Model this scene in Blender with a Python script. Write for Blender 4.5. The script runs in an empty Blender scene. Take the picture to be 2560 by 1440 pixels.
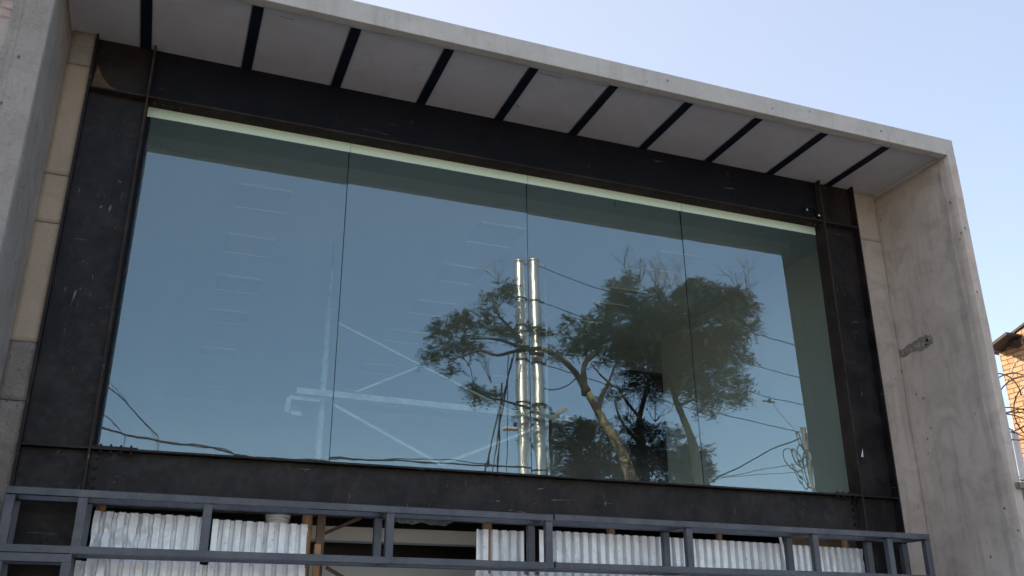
import bpy, bmesh, math, random
from mathutils import Vector, Matrix, Euler, noise
from math import radians as R_, sin, cos, pi
random.seed(7)
S = bpy.context.scene
COL = S.collection
G = -0.82                       # ground level; z = 0.78 is the photographer's eye
# ------------------------------------------------------------------ camera
CAM = Vector((0.5584, -8.3421, 0.7786)); FPX = 2280.3
cam_d = bpy.data.cameras.new('camera'); cam = bpy.data.objects.new('camera', cam_d); COL.objects.link(cam)
cam.location = CAM; cam.rotation_euler = Euler((R_(110.9877), R_(0.1116), R_(-21.0126)), 'XYZ')
cam_d.sensor_width = 36; cam_d.lens = 36*FPX/2560; cam_d.clip_end = 3000; cam_d.clip_start = .05
S.camera = cam
# ------------------------------------------------------------------ sky, sun, exposure
SUN_EL = 30; SUN_DIR = Vector((-0.66, 0.75, 0)).normalized()
sd = Vector((SUN_DIR.x*cos(R_(SUN_EL)), SUN_DIR.y*cos(R_(SUN_EL)), sin(R_(SUN_EL))))
w = bpy.data.worlds.new('World'); S.world = w; w.use_nodes = True
nt = w.node_tree; bg = nt.nodes['Background']; sk = nt.nodes.new('ShaderNodeTexSky')
sk.sky_type = 'NISHITA'; sk.sun_disc = False; sk.sun_elevation = R_(SUN_EL)
sk.sun_rotation = math.atan2(SUN_DIR.x, SUN_DIR.y); sk.air_density = 1.0; sk.dust_density = 2.0; sk.ozone_density = 1.0
hz = nt.nodes.new('ShaderNodeMix'); hz.data_type = 'RGBA'; hz.blend_type = 'MULTIPLY'; hz.inputs[0].default_value = 1
hz.inputs[7].default_value = (1.05, 1.0, .95, 1); nt.links.new(sk.outputs[0], hz.inputs[6])
h2 = nt.nodes.new('ShaderNodeMix'); h2.data_type = 'RGBA'; h2.inputs[0].default_value = .46; h2.inputs[7].default_value = (1.58, 1.62, 1.80, 1)   # thin even city haze
nt.links.new(hz.outputs[2], h2.inputs[6]); nt.links.new(h2.outputs[2], bg.inputs[0])
tcw = nt.nodes.new('ShaderNodeTexCoord'); dt = nt.nodes.new('ShaderNodeVectorMath'); dt.operation = 'DOT_PRODUCT'   # haze scatters more towards the sun
nt.links.new(tcw.outputs['Generated'], dt.inputs[0]); dt.inputs[1].default_value = sd
hf = nt.nodes.new('ShaderNodeMapRange'); nt.links.new(dt.outputs['Value'], hf.inputs[0])
for k_, v_ in zip((1, 2, 3, 4), (-.35, .75, .17, .68)): hf.inputs[k_].default_value = v_
hn = nt.nodes.new('ShaderNodeTexNoise'); hn.inputs['Scale'].default_value = 1.6; hn.inputs['Detail'].default_value = 3; nt.links.new(tcw.outputs['Generated'], hn.inputs['Vector'])
hm = nt.nodes.new('ShaderNodeMath'); hm.operation = 'MULTIPLY_ADD'; nt.links.new(hn.outputs['Fac'], hm.inputs[0]); hm.inputs[1].default_value = .16; hm.inputs[2].default_value = -.08
ha = nt.nodes.new('ShaderNodeMath'); ha.operation = 'ADD'; nt.links.new(hf.outputs[0], ha.inputs[0]); nt.links.new(hm.outputs[0], ha.inputs[1]); nt.links.new(ha.outputs[0], h2.inputs[0]); bg.inputs[1].default_value = 0.15
ld = bpy.data.lights.new('sun', 'SUN'); ld.energy = 4.0; ld.angle = R_(.5); ld.color = (1, .86, .68)
lo = bpy.data.objects.new('sun', ld); COL.objects.link(lo); lo.rotation_euler = sd.to_track_quat('Z', 'Y').to_euler()
lo.location = (0, 0, 30)
S.view_settings.view_transform = 'Standard'; S.view_settings.look = 'None'
S.view_settings.exposure = 1.5; S.view_settings.gamma = 1
S.cycles.max_bounces = 10; S.cycles.transparent_max_bounces = 16; S.cycles.glossy_bounces = 5; S.cycles.diffuse_bounces = 5
# ------------------------------------------------------------------ measuring helpers (photo pixel -> place)
MR = cam.rotation_euler.to_matrix()
def ray(u, v): return MR @ Vector(((u-1280)/FPX, -(v-720)/FPX, -1))
def uy(u, v, Y): r = ray(u, v); return CAM + r*((Y-CAM.y)/r.y)
def uz(u, v, Z): r = ray(u, v); return CAM + r*((Z-CAM.z)/r.z)
def ux(u, v, X): r = ray(u, v); return CAM + r*((X-CAM.x)/r.x)
GY = .42; GN = Vector((0, -1, .022)).normalized(); GP = Vector((4, GY, 4))   # the glazing plane, leaning very slightly
def rp(u, v, k):
    "where the thing mirrored at pixel u,v really stands, k metres in front of the facade"
    r = ray(u, v); t = ((GP-CAM).dot(GN))/r.dot(GN); H = CAM+r*t; q = r-2*r.dot(GN)*GN
    return H + q*((-k-H.y)/q.y)
# ------------------------------------------------------------------ materials
def lin(r, g, b): return tuple(((c/255+.055)/1.055)**2.4 if c > 10 else c/255/12.92 for c in (r, g, b))+(1,)
class NT:
    def __init__(s, name):
        s.m = bpy.data.materials.new(name); s.m.use_nodes = True; s.n = s.m.node_tree.nodes; s.l = s.m.node_tree.links
        s.b = s.n['Principled BSDF']; s.tc = s.n.new('ShaderNodeTexCoord')
    def put(s, sock, v):
        if hasattr(v, 'is_output') or isinstance(v, bpy.types.NodeSocket): s.l.new(v, sock)
        else: sock.default_value = v
    def mapping(s, scale=(1, 1, 1), rot=(0, 0, 0), loc=(0, 0, 0), src=None):
        n = s.n.new('ShaderNodeMapping'); s.l.new(src or s.tc.outputs['Object'], n.inputs[0])
        n.inputs['Scale'].default_value = scale; n.inputs['Rotation'].default_value = rot; n.inputs['Location'].default_value = loc
        return n.outputs[0]
    def noise(s, scale, detail=4, rough=.55, dist=0, vec=None, out='Fac'):
        n = s.n.new('ShaderNodeTexNoise'); s.l.new(vec or s.tc.outputs['Object'], n.inputs['Vector'])
        n.inputs['Scale'].default_value = scale; n.inputs['Detail'].default_value = detail
        n.inputs['Roughness'].default_value = rough; n.inputs['Distortion'].default_value = dist
        return n.outputs[out]
    def voro(s, scale, vec=None, feat='F1', out='Distance'):
        n = s.n.new('ShaderNodeTexVoronoi'); n.feature = feat; s.l.new(vec or s.tc.outputs['Object'], n.inputs['Vector'])
        n.inputs['Scale'].default_value = scale; return n.outputs[out]
    def ramp(s, f, *stops):
        n = s.n.new('ShaderNodeValToRGB'); s.l.new(f, n.inputs[0]); e = n.color_ramp.elements
        while len(e) < len(stops): e.new(.5)
        for q, (p, c) in zip(e, stops):
            q.position = p; q.color = c if not isinstance(c, (int, float)) else (c, c, c, 1)
        return n.outputs[0]
    def mix(s, f, a, b, mode='MIX'):
        n = s.n.new('ShaderNodeMix'); n.data_type = 'RGBA'; n.blend_type = mode; n.clamp_factor = True
        s.put(n.inputs[0], f); s.put(n.inputs[6], a); s.put(n.inputs[7], b); return n.outputs[2]
    def math(s, op, a, b=0, c=0):
        n = s.n.new('ShaderNodeMath'); n.operation = op
        for i, q in enumerate((a, b, c)): s.put(n.inputs[i], q)
        return n.outputs[0]
    def sep(s, vec=None):
        n = s.n.new('ShaderNodeSeparateXYZ'); s.l.new(vec or s.tc.outputs['Object'], n.inputs[0]); return n.outputs
    def bump(s, h, dist=.01, strength=1, nrm=None):
        n = s.n.new('ShaderNodeBump'); s.put(n.inputs['Height'], h); n.inputs['Distance'].default_value = dist
        n.inputs['Strength'].default_value = strength
        if nrm is not None: s.l.new(nrm, n.inputs['Normal'])
        return n.outputs[0]
    def fin(s, color=None, rough=None, metal=None, nrm=None, spec=None):
        if color is not None: s.put(s.b.inputs['Base Color'], color)
        if rough is not None: s.put(s.b.inputs['Roughness'], rough)
        if metal is not None: s.put(s.b.inputs['Metallic'], metal)
        if spec is not None: s.put(s.b.inputs['Specular IOR Level'], spec)
        if nrm is not None: s.l.new(nrm, s.b.inputs['Normal'])
        return s.m

def concrete(name, c1, c2, c3, streak=.5, pits=True, bumpd=.006, sc=1.0):
    t = NT(name)
    big = t.noise(.9*sc, 6, .6, .6); mid = t.noise(3.2*sc, 8, .65, .8); fine = t.noise(38*sc, 5, .6)
    base = t.mix(t.ramp(big, (.36, 0), (.66, 1)), c1, c2)
    base = t.mix(t.math('MULTIPLY', t.ramp(mid, (.45, 0), (.72, 1)), .75), base, c3)
    stv = t.mapping((5, 5, .45)); st = t.noise(1.6*sc, 6, .6, .3, stv)
    base = t.mix(t.math('MULTIPLY', t.ramp(st, (.52, 0), (.75, 1)), streak), base, (c3[0]*.72, c3[1]*.72, c3[2]*.70, 1))
    base = t.mix(t.math('MULTIPLY', t.ramp(fine, (.35, 0), (.7, 1)), .18), base, (.55, .52, .48, 1))
    h = t.math('ADD', t.math('MULTIPLY', mid, 1.2), t.math('MULTIPLY', fine, .3))
    if pits:
        v = t.voro(7*sc, t.mapping((1, 1, .8), (.4, .3, .2))); pm = t.ramp(v, (.0, 1), (.06, 1), (.12, 0)); pn = t.ramp(t.noise(1.7, 3), (.5, 0), (.56, 1))
        pp = t.math('MULTIPLY', pm, pn)
        base = t.mix(t.math('MULTIPLY', pp, .75), base, (.05, .045, .04, 1))
        h = t.math('SUBTRACT', h, t.math('MULTIPLY', pp, 1.0))
    return t.fin(base, .88, 0, t.bump(h, bumpd, .8), .25)

M = {}
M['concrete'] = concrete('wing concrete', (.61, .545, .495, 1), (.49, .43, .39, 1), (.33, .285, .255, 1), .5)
M['band'] = concrete('band concrete', (.52, .465, .435, 1), (.42, .375, .35, 1), (.27, .24, .225, 1), .6)
M['infill'] = concrete('infill render', (.50, .435, .385, 1), (.42, .365, .32, 1), (.29, .25, .22, 1), .6)
M['fascia'] = concrete('fascia concrete', (.50, .49, .475, 1), (.42, .41, .395, 1), (.36, .35, .335, 1), .45, True, .003)
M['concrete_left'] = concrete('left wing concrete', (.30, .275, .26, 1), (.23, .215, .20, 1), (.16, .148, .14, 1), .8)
M['rough_concrete'] = concrete('rough concrete', (.27, .235, .205, 1), (.2, .17, .15, 1), (.14, .125, .11, 1), .2, True, .03, 2.4)
M['beige_block'] = concrete('beige blocks', (.40, .31, .23, 1), (.36, .275, .205, 1), (.31, .24, .18, 1), .15, False, .002)
M['soffit'] = concrete('soffit boards', (.55, .55, .60, 1), (.50, .50, .545, 1), (.44, .44, .475, 1), .0, False, .0015)
M['ledge'] = concrete('old coping', (.25, .27, .22, 1), (.2, .2, .17, 1), (.12, .12, .1, 1), .3)

def steel(name, base, dust, rust, amt=.5, rough=.5, scr=.5, spec=.2):
    t = NT(name)
    n1 = t.noise(2.5, 6, .6, .5); n2 = t.noise(14, 8, .65); stv = t.mapping((9, 9, .8)); st = t.noise(2.2, 5, .6, 0, stv)
    c = t.mix(t.math('MULTIPLY', t.ramp(n1, (.4, 0), (.62, 1)), amt), base, dust)
    c = t.mix(t.math('MULTIPLY', t.ramp(st, (.55, 0), (.75, 1)), amt*.8), c, dust)
    c = t.mix(t.math('MULTIPLY', t.ramp(n2, (.55, 0), (.70, 1)), .6), c, rust)
    # scratches: thin stretched noise bands in two directions
    acc = None
    for k, (rot, sc) in enumerate((((.4, .6, .7), (26, 2.2, 26)), ((1.2, -.5, -.3), (2.0, 30, 22)), ((.2, 1.0, .2), (24, 24, 2.4)))):
        v = t.mapping(sc, rot); s1 = t.ramp(t.noise(1.3, 2, .5, .9, v), (.715, 0), (.745, 1), )
        acc = s1 if acc is None else t.math('MAXIMUM', acc, s1)
    msk = t.ramp(t.noise(1.6, 4, .6), (.44, 0), (.58, 1))
    c = t.mix(t.math('MULTIPLY', t.math('MULTIPLY', acc, msk), scr), c, (.16, .15, .15, 1))
    spk = t.ramp(t.voro(16), (.0, 1), (.03, 1), (.05, 0)); sm = t.ramp(t.noise(1.7, 2), (.5, 0), (.62, 1))
    c = t.mix(t.math('MULTIPLY', t.math('MULTIPLY', spk, sm), scr*.8), c, (.22, .2, .19, 1))
    return t.fin(c, t.ramp(n2, (.3, rough-.08), (.7, rough+.2)), 0, t.bump(t.math('ADD', n2, n1), .003, .6), spec)
M['steel'] = steel('dark structural steel', (.0065, .0054, .0072, 1), (.027, .022, .022, 1), (.028, .017, .012, 1), .7, .42, 1, .22)
M['steel_top'] = steel('dark beam steel', (.004, .005, .011, 1), (.008, .009, .016, 1), (.013, .009, .010, 1), .5, .5, .5, .16)
M['steel_edge'] = steel('rusty flange edge', (.024, .018, .017, 1), (.055, .043, .038, 1), (.06, .034, .022, 1), .7, .7, .7)
M['joist'] = steel('joist steel', (.007, .010, .022, 1), (.010, .014, .026, 1), (.010, .012, .02, 1), .3, .6, 0, .15)
M['tube'] = steel('grey primer tubes', (.058, .063, .082, 1), (.10, .105, .12, 1), (.075, .062, .058, 1), .75, .45, .9, .45)
M['tube_weld'] = steel('weld metal', (.05, .05, .058, 1), (.12, .12, .125, 1), (.09, .06, .045, 1), .8, .5, .6)
M['black'] = NT('black gasket and unlit depth').fin((.006, .007, .009, 1), .5)  # also colours the blocks that stand for unlit depth
M['cable'] = NT('black cable').fin((.012, .012, .014, 1), .5)
M['wire'] = NT('galvanised wire').fin((.16, .15, .14, 1), .5, .5)
M['rusty_wire'] = NT('rusty wire').fin((.20, .12, .075, 1), .7, .3)
def simple(name, c1, c2, sc=4, rough=.7, metal=0, bd=.003):
    t = NT(name); n = t.noise(sc, 6, .6, .3)
    return t.fin(t.mix(t.ramp(n, (.35, 0), (.68, 1)), c1, c2), rough, metal, t.bump(n, bd, .7))
M['plaster'] = simple('white plaster', (.74, .74, .71, 1), (.68, .68, .66, 1), 2, .8, 0, .0005)
M['wallpaint'] = simple('interior wall', (.60, .61, .59, 1), (.56, .57, .55, 1), 1, .8, 0, .0005)
M['shaded_wall'] = simple('shaded rear wall', (.42, .43, .43, 1), (.38, .39, .39, 1), 1, .85, 0, .0005)  # far end of the room: fading daylight put into a darker tone
M['props'] = simple('dusty white steel', (.40, .41, .41, 1), (.24, .25, .25, 1), 6, .6)
M['floorpaint'] = simple('pale screed floor', (.66, .66, .63, 1), (.58, .58, .56, 1), 2, .8)
M['darkroom'] = simple('dark interior', (.09, .09, .09, 1), (.06, .06, .062, 1), 1, .9)
M['ceil'] = simple('interior ceiling', (.66, .68, .68, 1), (.64, .66, .66, 1), 1, .8, 0, .0005)
M['strip'] = simple('pale green strip', (.62, .78, .66, 1), (.59, .75, .63, 1), 1, .7, 0, .0002)
M['white'] = simple('white paint', (.86, .86, .85, 1), (.74, .74, .73, 1), 8, .5)
M['wood'] = simple('raw timber', (.42, .24, .12, 1), (.28, .15, .075, 1), 9, .8, 0, .006)
M['oldwood'] = simple('weathered timber', (.16, .10, .065, 1), (.08, .055, .04, 1), 9, .85, 0, .008)
M['plastic'] = simple('grey plastic sheet', (.5, .54, .53, 1), (.24, .27, .27, 1), 9, .35, 0, .02)
M['asphalt'] = simple('asphalt', (.055, .053, .05, 1), (.04, .04, .04, 1), 9, .9, 0, .004)
M['paving'] = simple('paving', (.46, .44, .41, 1), (.38, .36, .335, 1), 2, .9, 0, .004)
M['dirt'] = simple('dry earth', (.27, .20, .13, 1), (.2, .155, .10, 1), .5, .95, 0, .02)
M['roof'] = simple('dark roof board', (.03, .022, .022, 1), (.05, .035, .03, 1), 5, .8)
M['paper'] = simple('white scrap', (.7, .7, .68, 1), (.6, .6, .58, 1), 5, .7)
M['lampbody'] = simple('lamp housing', (.5, .49, .47, 1), (.4, .4, .38, 1), 5, .5, .3)
M['lens'] = simple('lamp lens', (.75, .74, .7, 1), (.65, .64, .6, 1), 5, .3)
def mk_sheet():
    t = NT('galvanised sheet'); n = t.noise(7, 7, .65, 1.2); d = t.noise(30, 4)
    stv = t.mapping((14, 14, 1.1)); st = t.noise(1.5, 6, .65, .5, stv)
    c = t.mix(t.ramp(n, (.3, 0), (.7, 1)), (.93, .95, .98, 1), (.80, .82, .85, 1))
    c = t.mix(t.math('MULTIPLY', t.ramp(st, (.52, 0), (.72, 1)), .55), c, (.36, .34, .31, 1))
    c = t.mix(t.math('MULTIPLY', t.ramp(d, (.62, 0), (.74, 1)), .45), c, (.2, .17, .14, 1))
    return t.fin(c, t.ramp(n, (.3, .28), (.7, .5)), .15, t.bump(t.math('ADD', n, t.math('MULTIPLY', d, .3)), .012, .7))
M['sheet'] = mk_sheet()
def mk_glass():
    t = NT('tinted reflective glass'); t.n.remove(t.b); out = t.n['Material Output']
    tr = t.n.new('ShaderNodeBsdfTransparent'); tr.inputs[0].default_value = (.70, .77, .745, 1)
    gl = t.n.new('ShaderNodeBsdfGlossy'); gl.inputs['Roughness'].default_value = 0.0; gl.inputs[0].default_value = (.126, .155, .165, 1)
    n1 = t.noise(.8, 2, .5); n2 = t.noise(2.6, 2, .5, 0, t.mapping((1, 1, .7)))
    z = t.sep()[2]                                      # rollers leave the pane's lower edge wavier
    low = t.math('MULTIPLY', t.math('SUBTRACT', 1, t.math('MINIMUM', t.math('MULTIPLY', t.math('ABSOLUTE', t.math('SUBTRACT', z, 2.3)), 2.2), 1)), 2.2)
    n3 = t.noise(5.5, 1, .5, 0, t.mapping((1.3, 1, .5)))
    h = t.math('ADD', t.math('ADD', n1, t.math('MULTIPLY', n2, .25)), t.math('MULTIPLY', n3, t.math('MULTIPLY', low, .16)))
    b = t.bump(h, .0011, 1); t.l.new(b, gl.inputs['Normal'])
    df = t.n.new('ShaderNodeBsdfDiffuse')                 # thin dust film, dried run marks and a grubbier bottom edge
    run = t.ramp(t.noise(1.2, 6, .65, .2, t.mapping((9, 1, .35))), (.5, 0), (.8, 1)); blot = t.ramp(t.noise(3.5, 7, .7, .5), (.5, 0), (.78, 1))
    dirt = t.math('MULTIPLY_ADD', run, .02, t.math('MULTIPLY_ADD', blot, .02, t.math('MULTIPLY', low, .02)))
    t.l.new(t.mix(dirt, (0, 0, 0, 1), (.6, .6, .57, 1)), df.inputs[0])
    a0 = t.n.new('ShaderNodeAddShader'); t.l.new(df.outputs[0], a0.inputs[0]); t.l.new(gl.outputs[0], a0.inputs[1])
    ad = t.n.new('ShaderNodeAddShader'); t.l.new(tr.outputs[0], ad.inputs[0]); t.l.new(a0.outputs[0], ad.inputs[1])
    t.l.new(ad.outputs[0], out.inputs[0]); return t.m
M['glass'] = mk_glass()
def mk_clear():
    t = NT('clear inner face'); t.n.remove(t.b); tr = t.n.new('ShaderNodeBsdfTransparent'); tr.inputs[0].default_value = (.97, .98, .97, 1)
    t.l.new(tr.outputs[0], t.n['Material Output'].inputs[0]); return t.m
M['clear'] = mk_clear()
def mk_brick(name, axis, c1, c2, mortar, patch, pth, scale=1.0, bd=.03):
    t = NT(name); s = t.sep(); cb = t.n.new('ShaderNodeCombineXYZ')
    t.l.new(s[1 if axis == 'x' else 0], cb.inputs[0]); t.l.new(s[2], cb.inputs[1])
    wob = t.noise(3, 3, .5, 0, None, 'Color'); ad = t.n.new('ShaderNodeVectorMath'); ad.operation = 'MULTIPLY_ADD'
    t.l.new(wob, ad.inputs[0]); ad.inputs[1].default_value = (.03, .03, .0); t.l.new(cb.outputs[0], ad.inputs[2])
    b = t.n.new('ShaderNodeTexBrick'); t.l.new(ad.outputs[0], b.inputs['Vector'])
    b.inputs['Scale'].default_value = 1; b.inputs['Brick Width'].default_value = .25*scale; b.inputs['Row Height'].default_value = .085*scale
    b.inputs['Mortar Size'].default_value = .009*scale; b.inputs['Mortar Smooth'].default_value = .3; b.inputs['Bias'].default_value = -.1
    b.inputs['Color1'].default_value = c1; b.inputs['Color2'].default_value = c2; b.inputs['Mortar'].default_value = mortar
    n = t.noise(9, 6, .7); n0 = t.noise(1.3, 5, .65, .8)
    c = t.mix(t.math('MULTIPLY', t.ramp(n, (.4, 0), (.75, 1)), .5), b.outputs['Color'], (c1[0]*.55, c1[1]*.5, c1[2]*.45, 1))
    pm = t.ramp(n0, (pth, 0), (pth+.05, 1))
    c = t.mix(pm, c, patch)
    h = t.math('SUBTRACT', t.math('MULTIPLY', n, .5), t.math('MULTIPLY', b.outputs['Fac'], 1))
    h = t.mix(pm, h, t.math('ADD', t.math('MULTIPLY', n, .4), .6))
    return t.fin(c, .9, 0, t.bump(h, bd, 1), .2)
M['brick_orange'] = mk_brick('orange brick', 'x', (.56, .35, .20, 1), (.45, .27, .15, 1), (.15, .10, .07, 1), (.36, .31, .26, 1), .56, 1.0)
M['brick_pale'] = mk_brick('pale brick', 'y', (.44, .33, .29, 1), (.38, .29, .26, 1), (.33, .30, .27, 1), (.36, .32, .30, 1), .5, 1.0, .015)
def mk_leaf(name, a, b, c3, dry):
    t = NT(name); g = t.n.new('ShaderNodeNewGeometry'); rnd = g.outputs['Random Per Island']
    n = t.noise(.9, 4, .6)
    c = t.mix(t.ramp(n, (.38, 0), (.62, 1)), a, b)
    c = t.mix(t.ramp(rnd, (.0, 0), (1., .9)), c, c3)
    c = t.mix(t.math('MULTIPLY', t.ramp(rnd, (.93, 0), (.95, 1)), .9), c, dry)
    t.put(t.b.inputs['Base Color'], c); t.b.inputs['Roughness'].default_value = .55; t.b.inputs['Specular IOR Level'].default_value = .3
    tl = t.n.new('ShaderNodeBsdfTranslucent'); t.l.new(c, tl.inputs[0]); mx = t.n.new('ShaderNodeMixShader'); mx.inputs[0].default_value = .25
    t.l.new(t.b.outputs[0], mx.inputs[1]); t.l.new(tl.outputs[0], mx.inputs[2]); t.l.new(mx.outputs[0], t.n['Material Output'].inputs[0])
    return t.m
M['leaf'] = mk_leaf('feathery leaves', (.05, .085, .038, 1), (.026, .05, .026, 1), (.12, .14, .07, 1), (.09, .055, .035, 1))
M['leaf_dry'] = mk_leaf('olive leaves', (.085, .10, .055, 1), (.045, .065, .036, 1), (.17, .155, .10, 1), (.14, .08, .05, 1))
M['leaf_shaded'] = mk_leaf('shaded leaves', (.02, .032, .015, 1), (.015, .025, .014, 1), (.03, .04, .02, 1), (.05, .035, .03, 1))  # crown in shadow, the shade put into the leaf colour
def mk_bark(name, c1, c2, c3):
    t = NT(name); n = t.noise(3.2, 7, .75, 1.2); v = t.noise(1.4, 4, .6, .5)
    c = t.mix(t.ramp(n, (.44, 0), (.52, 1)), c1, c2); c = t.mix(t.ramp(v, (.45, 0), (.6, .7)), c, c3)
    return t.fin(c, .9, 0, t.bump(n, .03, 1))
M['bark'] = mk_bark('mottled bark', (.34, .29, .17, 1), (.03, .025, .02, 1), (.10, .08, .055, 1))
M['bark_grey'] = mk_bark('grey bark', (.055, .05, .04, 1), (.03, .026, .02, 1), (.04, .036, .03, 1))
M['bark_dark'] = mk_bark('dark bark', (.03, .027, .025, 1), (.018, .016, .015, 1), (.03, .025, .02, 1))
def mk_pole():
    t = NT('galvanised pole'); n = t.noise(6, 6, .6, .3, t.mapping((4, 4, .4)))
    c = t.mix(t.ramp(n, (.35, 0), (.7, 1)), (.82, .80, .76, 1), (.70, .68, .65, 1))
    return t.fin(c, t.ramp(n, (.3, .34), (.7, .40)), .85, t.bump(n, .002, .5))
M['pole'] = mk_pole()

# ------------------------------------------------------------------ mesh helpers
class MB:
    def __init__(s): s.b = bmesh.new()
    def box(s, x0, x1, y0, y1, z0, z1, mi=0):
        vs = [s.b.verts.new((x, y, z)) for x in (x0, x1) for y in (y0, y1) for z in (z0, z1)]
        for f in ((0, 1, 3, 2), (4, 6, 7, 5), (0, 4, 5, 1), (2, 3, 7, 6), (0, 2, 6, 4), (1, 5, 7, 3)):
            s.b.faces.new([vs[i] for i in f]).material_index = mi
        return vs
    def bar(s, a, b, w, h=None, up=(0, 0, 1)):
        "rectangular bar a->b, w across, h along up"
        a, b = Vector(a), Vector(b); h = h or w; d = (b-a).normalized(); u = Vector(up)
        if abs(d.dot(u)) > .98: u = Vector((0, 1, 0))
        r = d.cross(u).normalized(); u = r.cross(d).normalized(); vs = []
        for p in (a, b):
            for i, j in ((-1, -1), (1, -1), (1, 1), (-1, 1)): vs.append(s.b.verts.new(p+r*i*w/2+u*j*h/2))
        for f in ((3, 2, 1, 0), (4, 5, 6, 7), (0, 1, 5, 4), (1, 2, 6, 5), (2, 3, 7, 6), (3, 0, 4, 7)): s.b.faces.new([vs[i] for i in f])
    def tube(s, pts, rad, n=8, cap=True, smooth=True):
        pts = [Vector(p) for p in pts]; rs = rad if isinstance(rad, (list, tuple)) else [rad]*len(pts); rings = []
        ref = None
        for i, p in enumerate(pts):
            d = (pts[min(i+1, len(pts)-1)]-pts[max(i-1, 0)]).normalized()
            if ref is None: ref = Vector((0, 0, 1)) if abs(d.z) < .9 else Vector((1, 0, 0))
            a = d.cross(ref).normalized(); ref = a.cross(d).normalized(); b_ = ref
            rings.append([s.b.verts.new(p+(a*cos(2*pi*k/n)+b_*sin(2*pi*k/n))*rs[i]) for k in range(n)])
        for A, B in zip(rings, rings[1:]):
            for k in range(n):
                f = s.b.faces.new((A[k], A[(k+1) % n], B[(k+1) % n], B[k])); f.smooth = smooth
        if cap: s.b.faces.new(rings[0][::-1]); s.b.faces.new(rings[-1])
    def cyl(s, x, y, z0, z1, r, n=24, r2=None, smooth=True): s.tube([(x, y, z0), (x, y, z1)], [r, r if r2 is None else r2], n, True, smooth)
    def hexbolt(s, p, axis, r=.016, l=.02):
        p = Vector(p); a = Vector(axis); s.tube([p, p+a*l], r, 6, True, False); s.tube([p+a*l, p+a*(l+.014)], r*.55, 8)
    def build(s, name, mat, parent=None, bev=0):
        me = bpy.data.meshes.new(name); bmesh.ops.recalc_face_normals(s.b, faces=s.b.faces); s.b.to_mesh(me); s.b.free()
        for m_ in (mat if isinstance(mat, list) else [mat]): me.materials.append(m_)
        o = bpy.data.objects.new(name, me); COL.objects.link(o)
        if parent is not None: o.parent = parent; o.matrix_parent_inverse = world(parent).inverted()
        if bev:
            md = o.modifiers.new('bevel', 'BEVEL'); md.width = bev; md.segments = 2; md.limit_method = 'ANGLE'
        return o
def world(o):
    m = o.matrix_basis.copy()
    while o.parent is not None: m = o.parent.matrix_basis @ o.matrix_parent_inverse @ m; o = o.parent
    return m
def tag(o, label=None, cat=None, group=None, kind=None):
    if label: o['label'] = label
    if cat: o['category'] = cat
    if group: o['group'] = group
    if kind: o['kind'] = kind
    return o
def thing(name, label, cat, loc, group=None):
    o = bpy.data.objects.new(name, None); COL.objects.link(o); o.location = loc; o.empty_display_size = .2
    return tag(o, label, cat, group)
def grid_wall(name, axis, fixed, a0, a1, z0, z1, thick, mat, parent, res=.12, amp=.004, seed=0, mask=None):
    "a cast wall slab whose big face undulates a little like hand-floated concrete"
    b = MB(); na = max(2, int((a1-a0)/res)); nz = max(2, int((z1-z0)/res)); V = []
    for i in range(na+1):
        row = []
        for j in range(nz+1):
            a = a0+(a1-a0)*i/na; z = z0+(z1-z0)*j/nz; e = i in (0, na) or j in (0, nz)
            d = noise.fractal(Vector((a*1.6+seed, z*1.6, seed)), 1, 2, 4)*amp
            row.append(b.b.verts.new((fixed+d, a, z) if axis == 'x' else (a, fixed+d, z)))
        V.append(row)
    W = [[b.b.verts.new(((v.co.x+thick), v.co.y, v.co.z) if axis == 'x' else (v.co.x, v.co.y+thick, v.co.z)) if (i in (0, na) or j in (0, nz)) else None
          for j, v in enumerate(r)] for i, r in enumerate(V)]
    for i in range(na):
        for j in range(nz):
            b.b.faces.new((V[i][j], V[i+1][j], V[i+1][j+1], V[i][j+1])).smooth = True
    for i in range(na):
        for j in (0, nz): b.b.faces.new((V[i][j], V[i+1][j], W[i+1][j], W[i][j]))
    for j in range(nz):
        for i in (0, na): b.b.faces.new((V[i][j], V[i][j+1], W[i][j+1], W[i][j]))
    rim = [W[i][0] for i in range(na+1)]+[W[na][j] for j in range(1, nz+1)]+[W[i][nz] for i in range(na-1, -1, -1)]+[W[0][j] for j in range(nz-1, 0, -1)]
    b.b.faces.new(rim)
    return b.build(name, mat, parent)

# ================================================================== ground
def ground(name, x0, x1, y0, y1, z, mat):
    b = MB(); v = [b.b.verts.new(p) for p in ((x0, y0, z), (x1, y0, z), (x1, y1, z), (x0, y1, z))]; b.b.faces.new(v)
    return tag(b.build(name, mat), kind='structure')
ground('ground', -900, 900, -900, 900, G-.13, M['dirt'])
ground('road', -300, 300, -11.5, -4.6, G-.12, M['asphalt'])
b = MB(); b.box(-300, 300, -4.6, 14, G-.3, G); tag(b.build('pavement', M['paving']), kind='structure')
b = MB(); b.box(-300, 300, -14.5, -11.5, G-.3, G-.004); tag(b.build('verge', M['dirt']), kind='structure')
b = MB()
for k in range(-12, 13): b.box(k*6-1.2, k*6+1.2, -8.1, -7.98, G-.119, G-.115)
tag(b.build('road_marking', M['white']), kind='structure')

# ================================================================== the building
BX0, BX1 = -.762, 9.0; YF = -1.136; YB = 13.0; ZT = 6.464; ZS = 6.266
bld = thing('concrete_building', 'grey concrete box front with steel framed plate glass window under a ribbed overhang', 'building', (4, 0, G))
grid_wall('side_wall', 'x', BX1, YF, YB, G, ZT-.226, .117, M['concrete'], bld, .09, .005, 3)
wl = grid_wall('side_wall', 'x', BX0, YF, YB, G, ZT-.226, -.2, M['concrete_left'], bld, .12, .005, 9)
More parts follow.
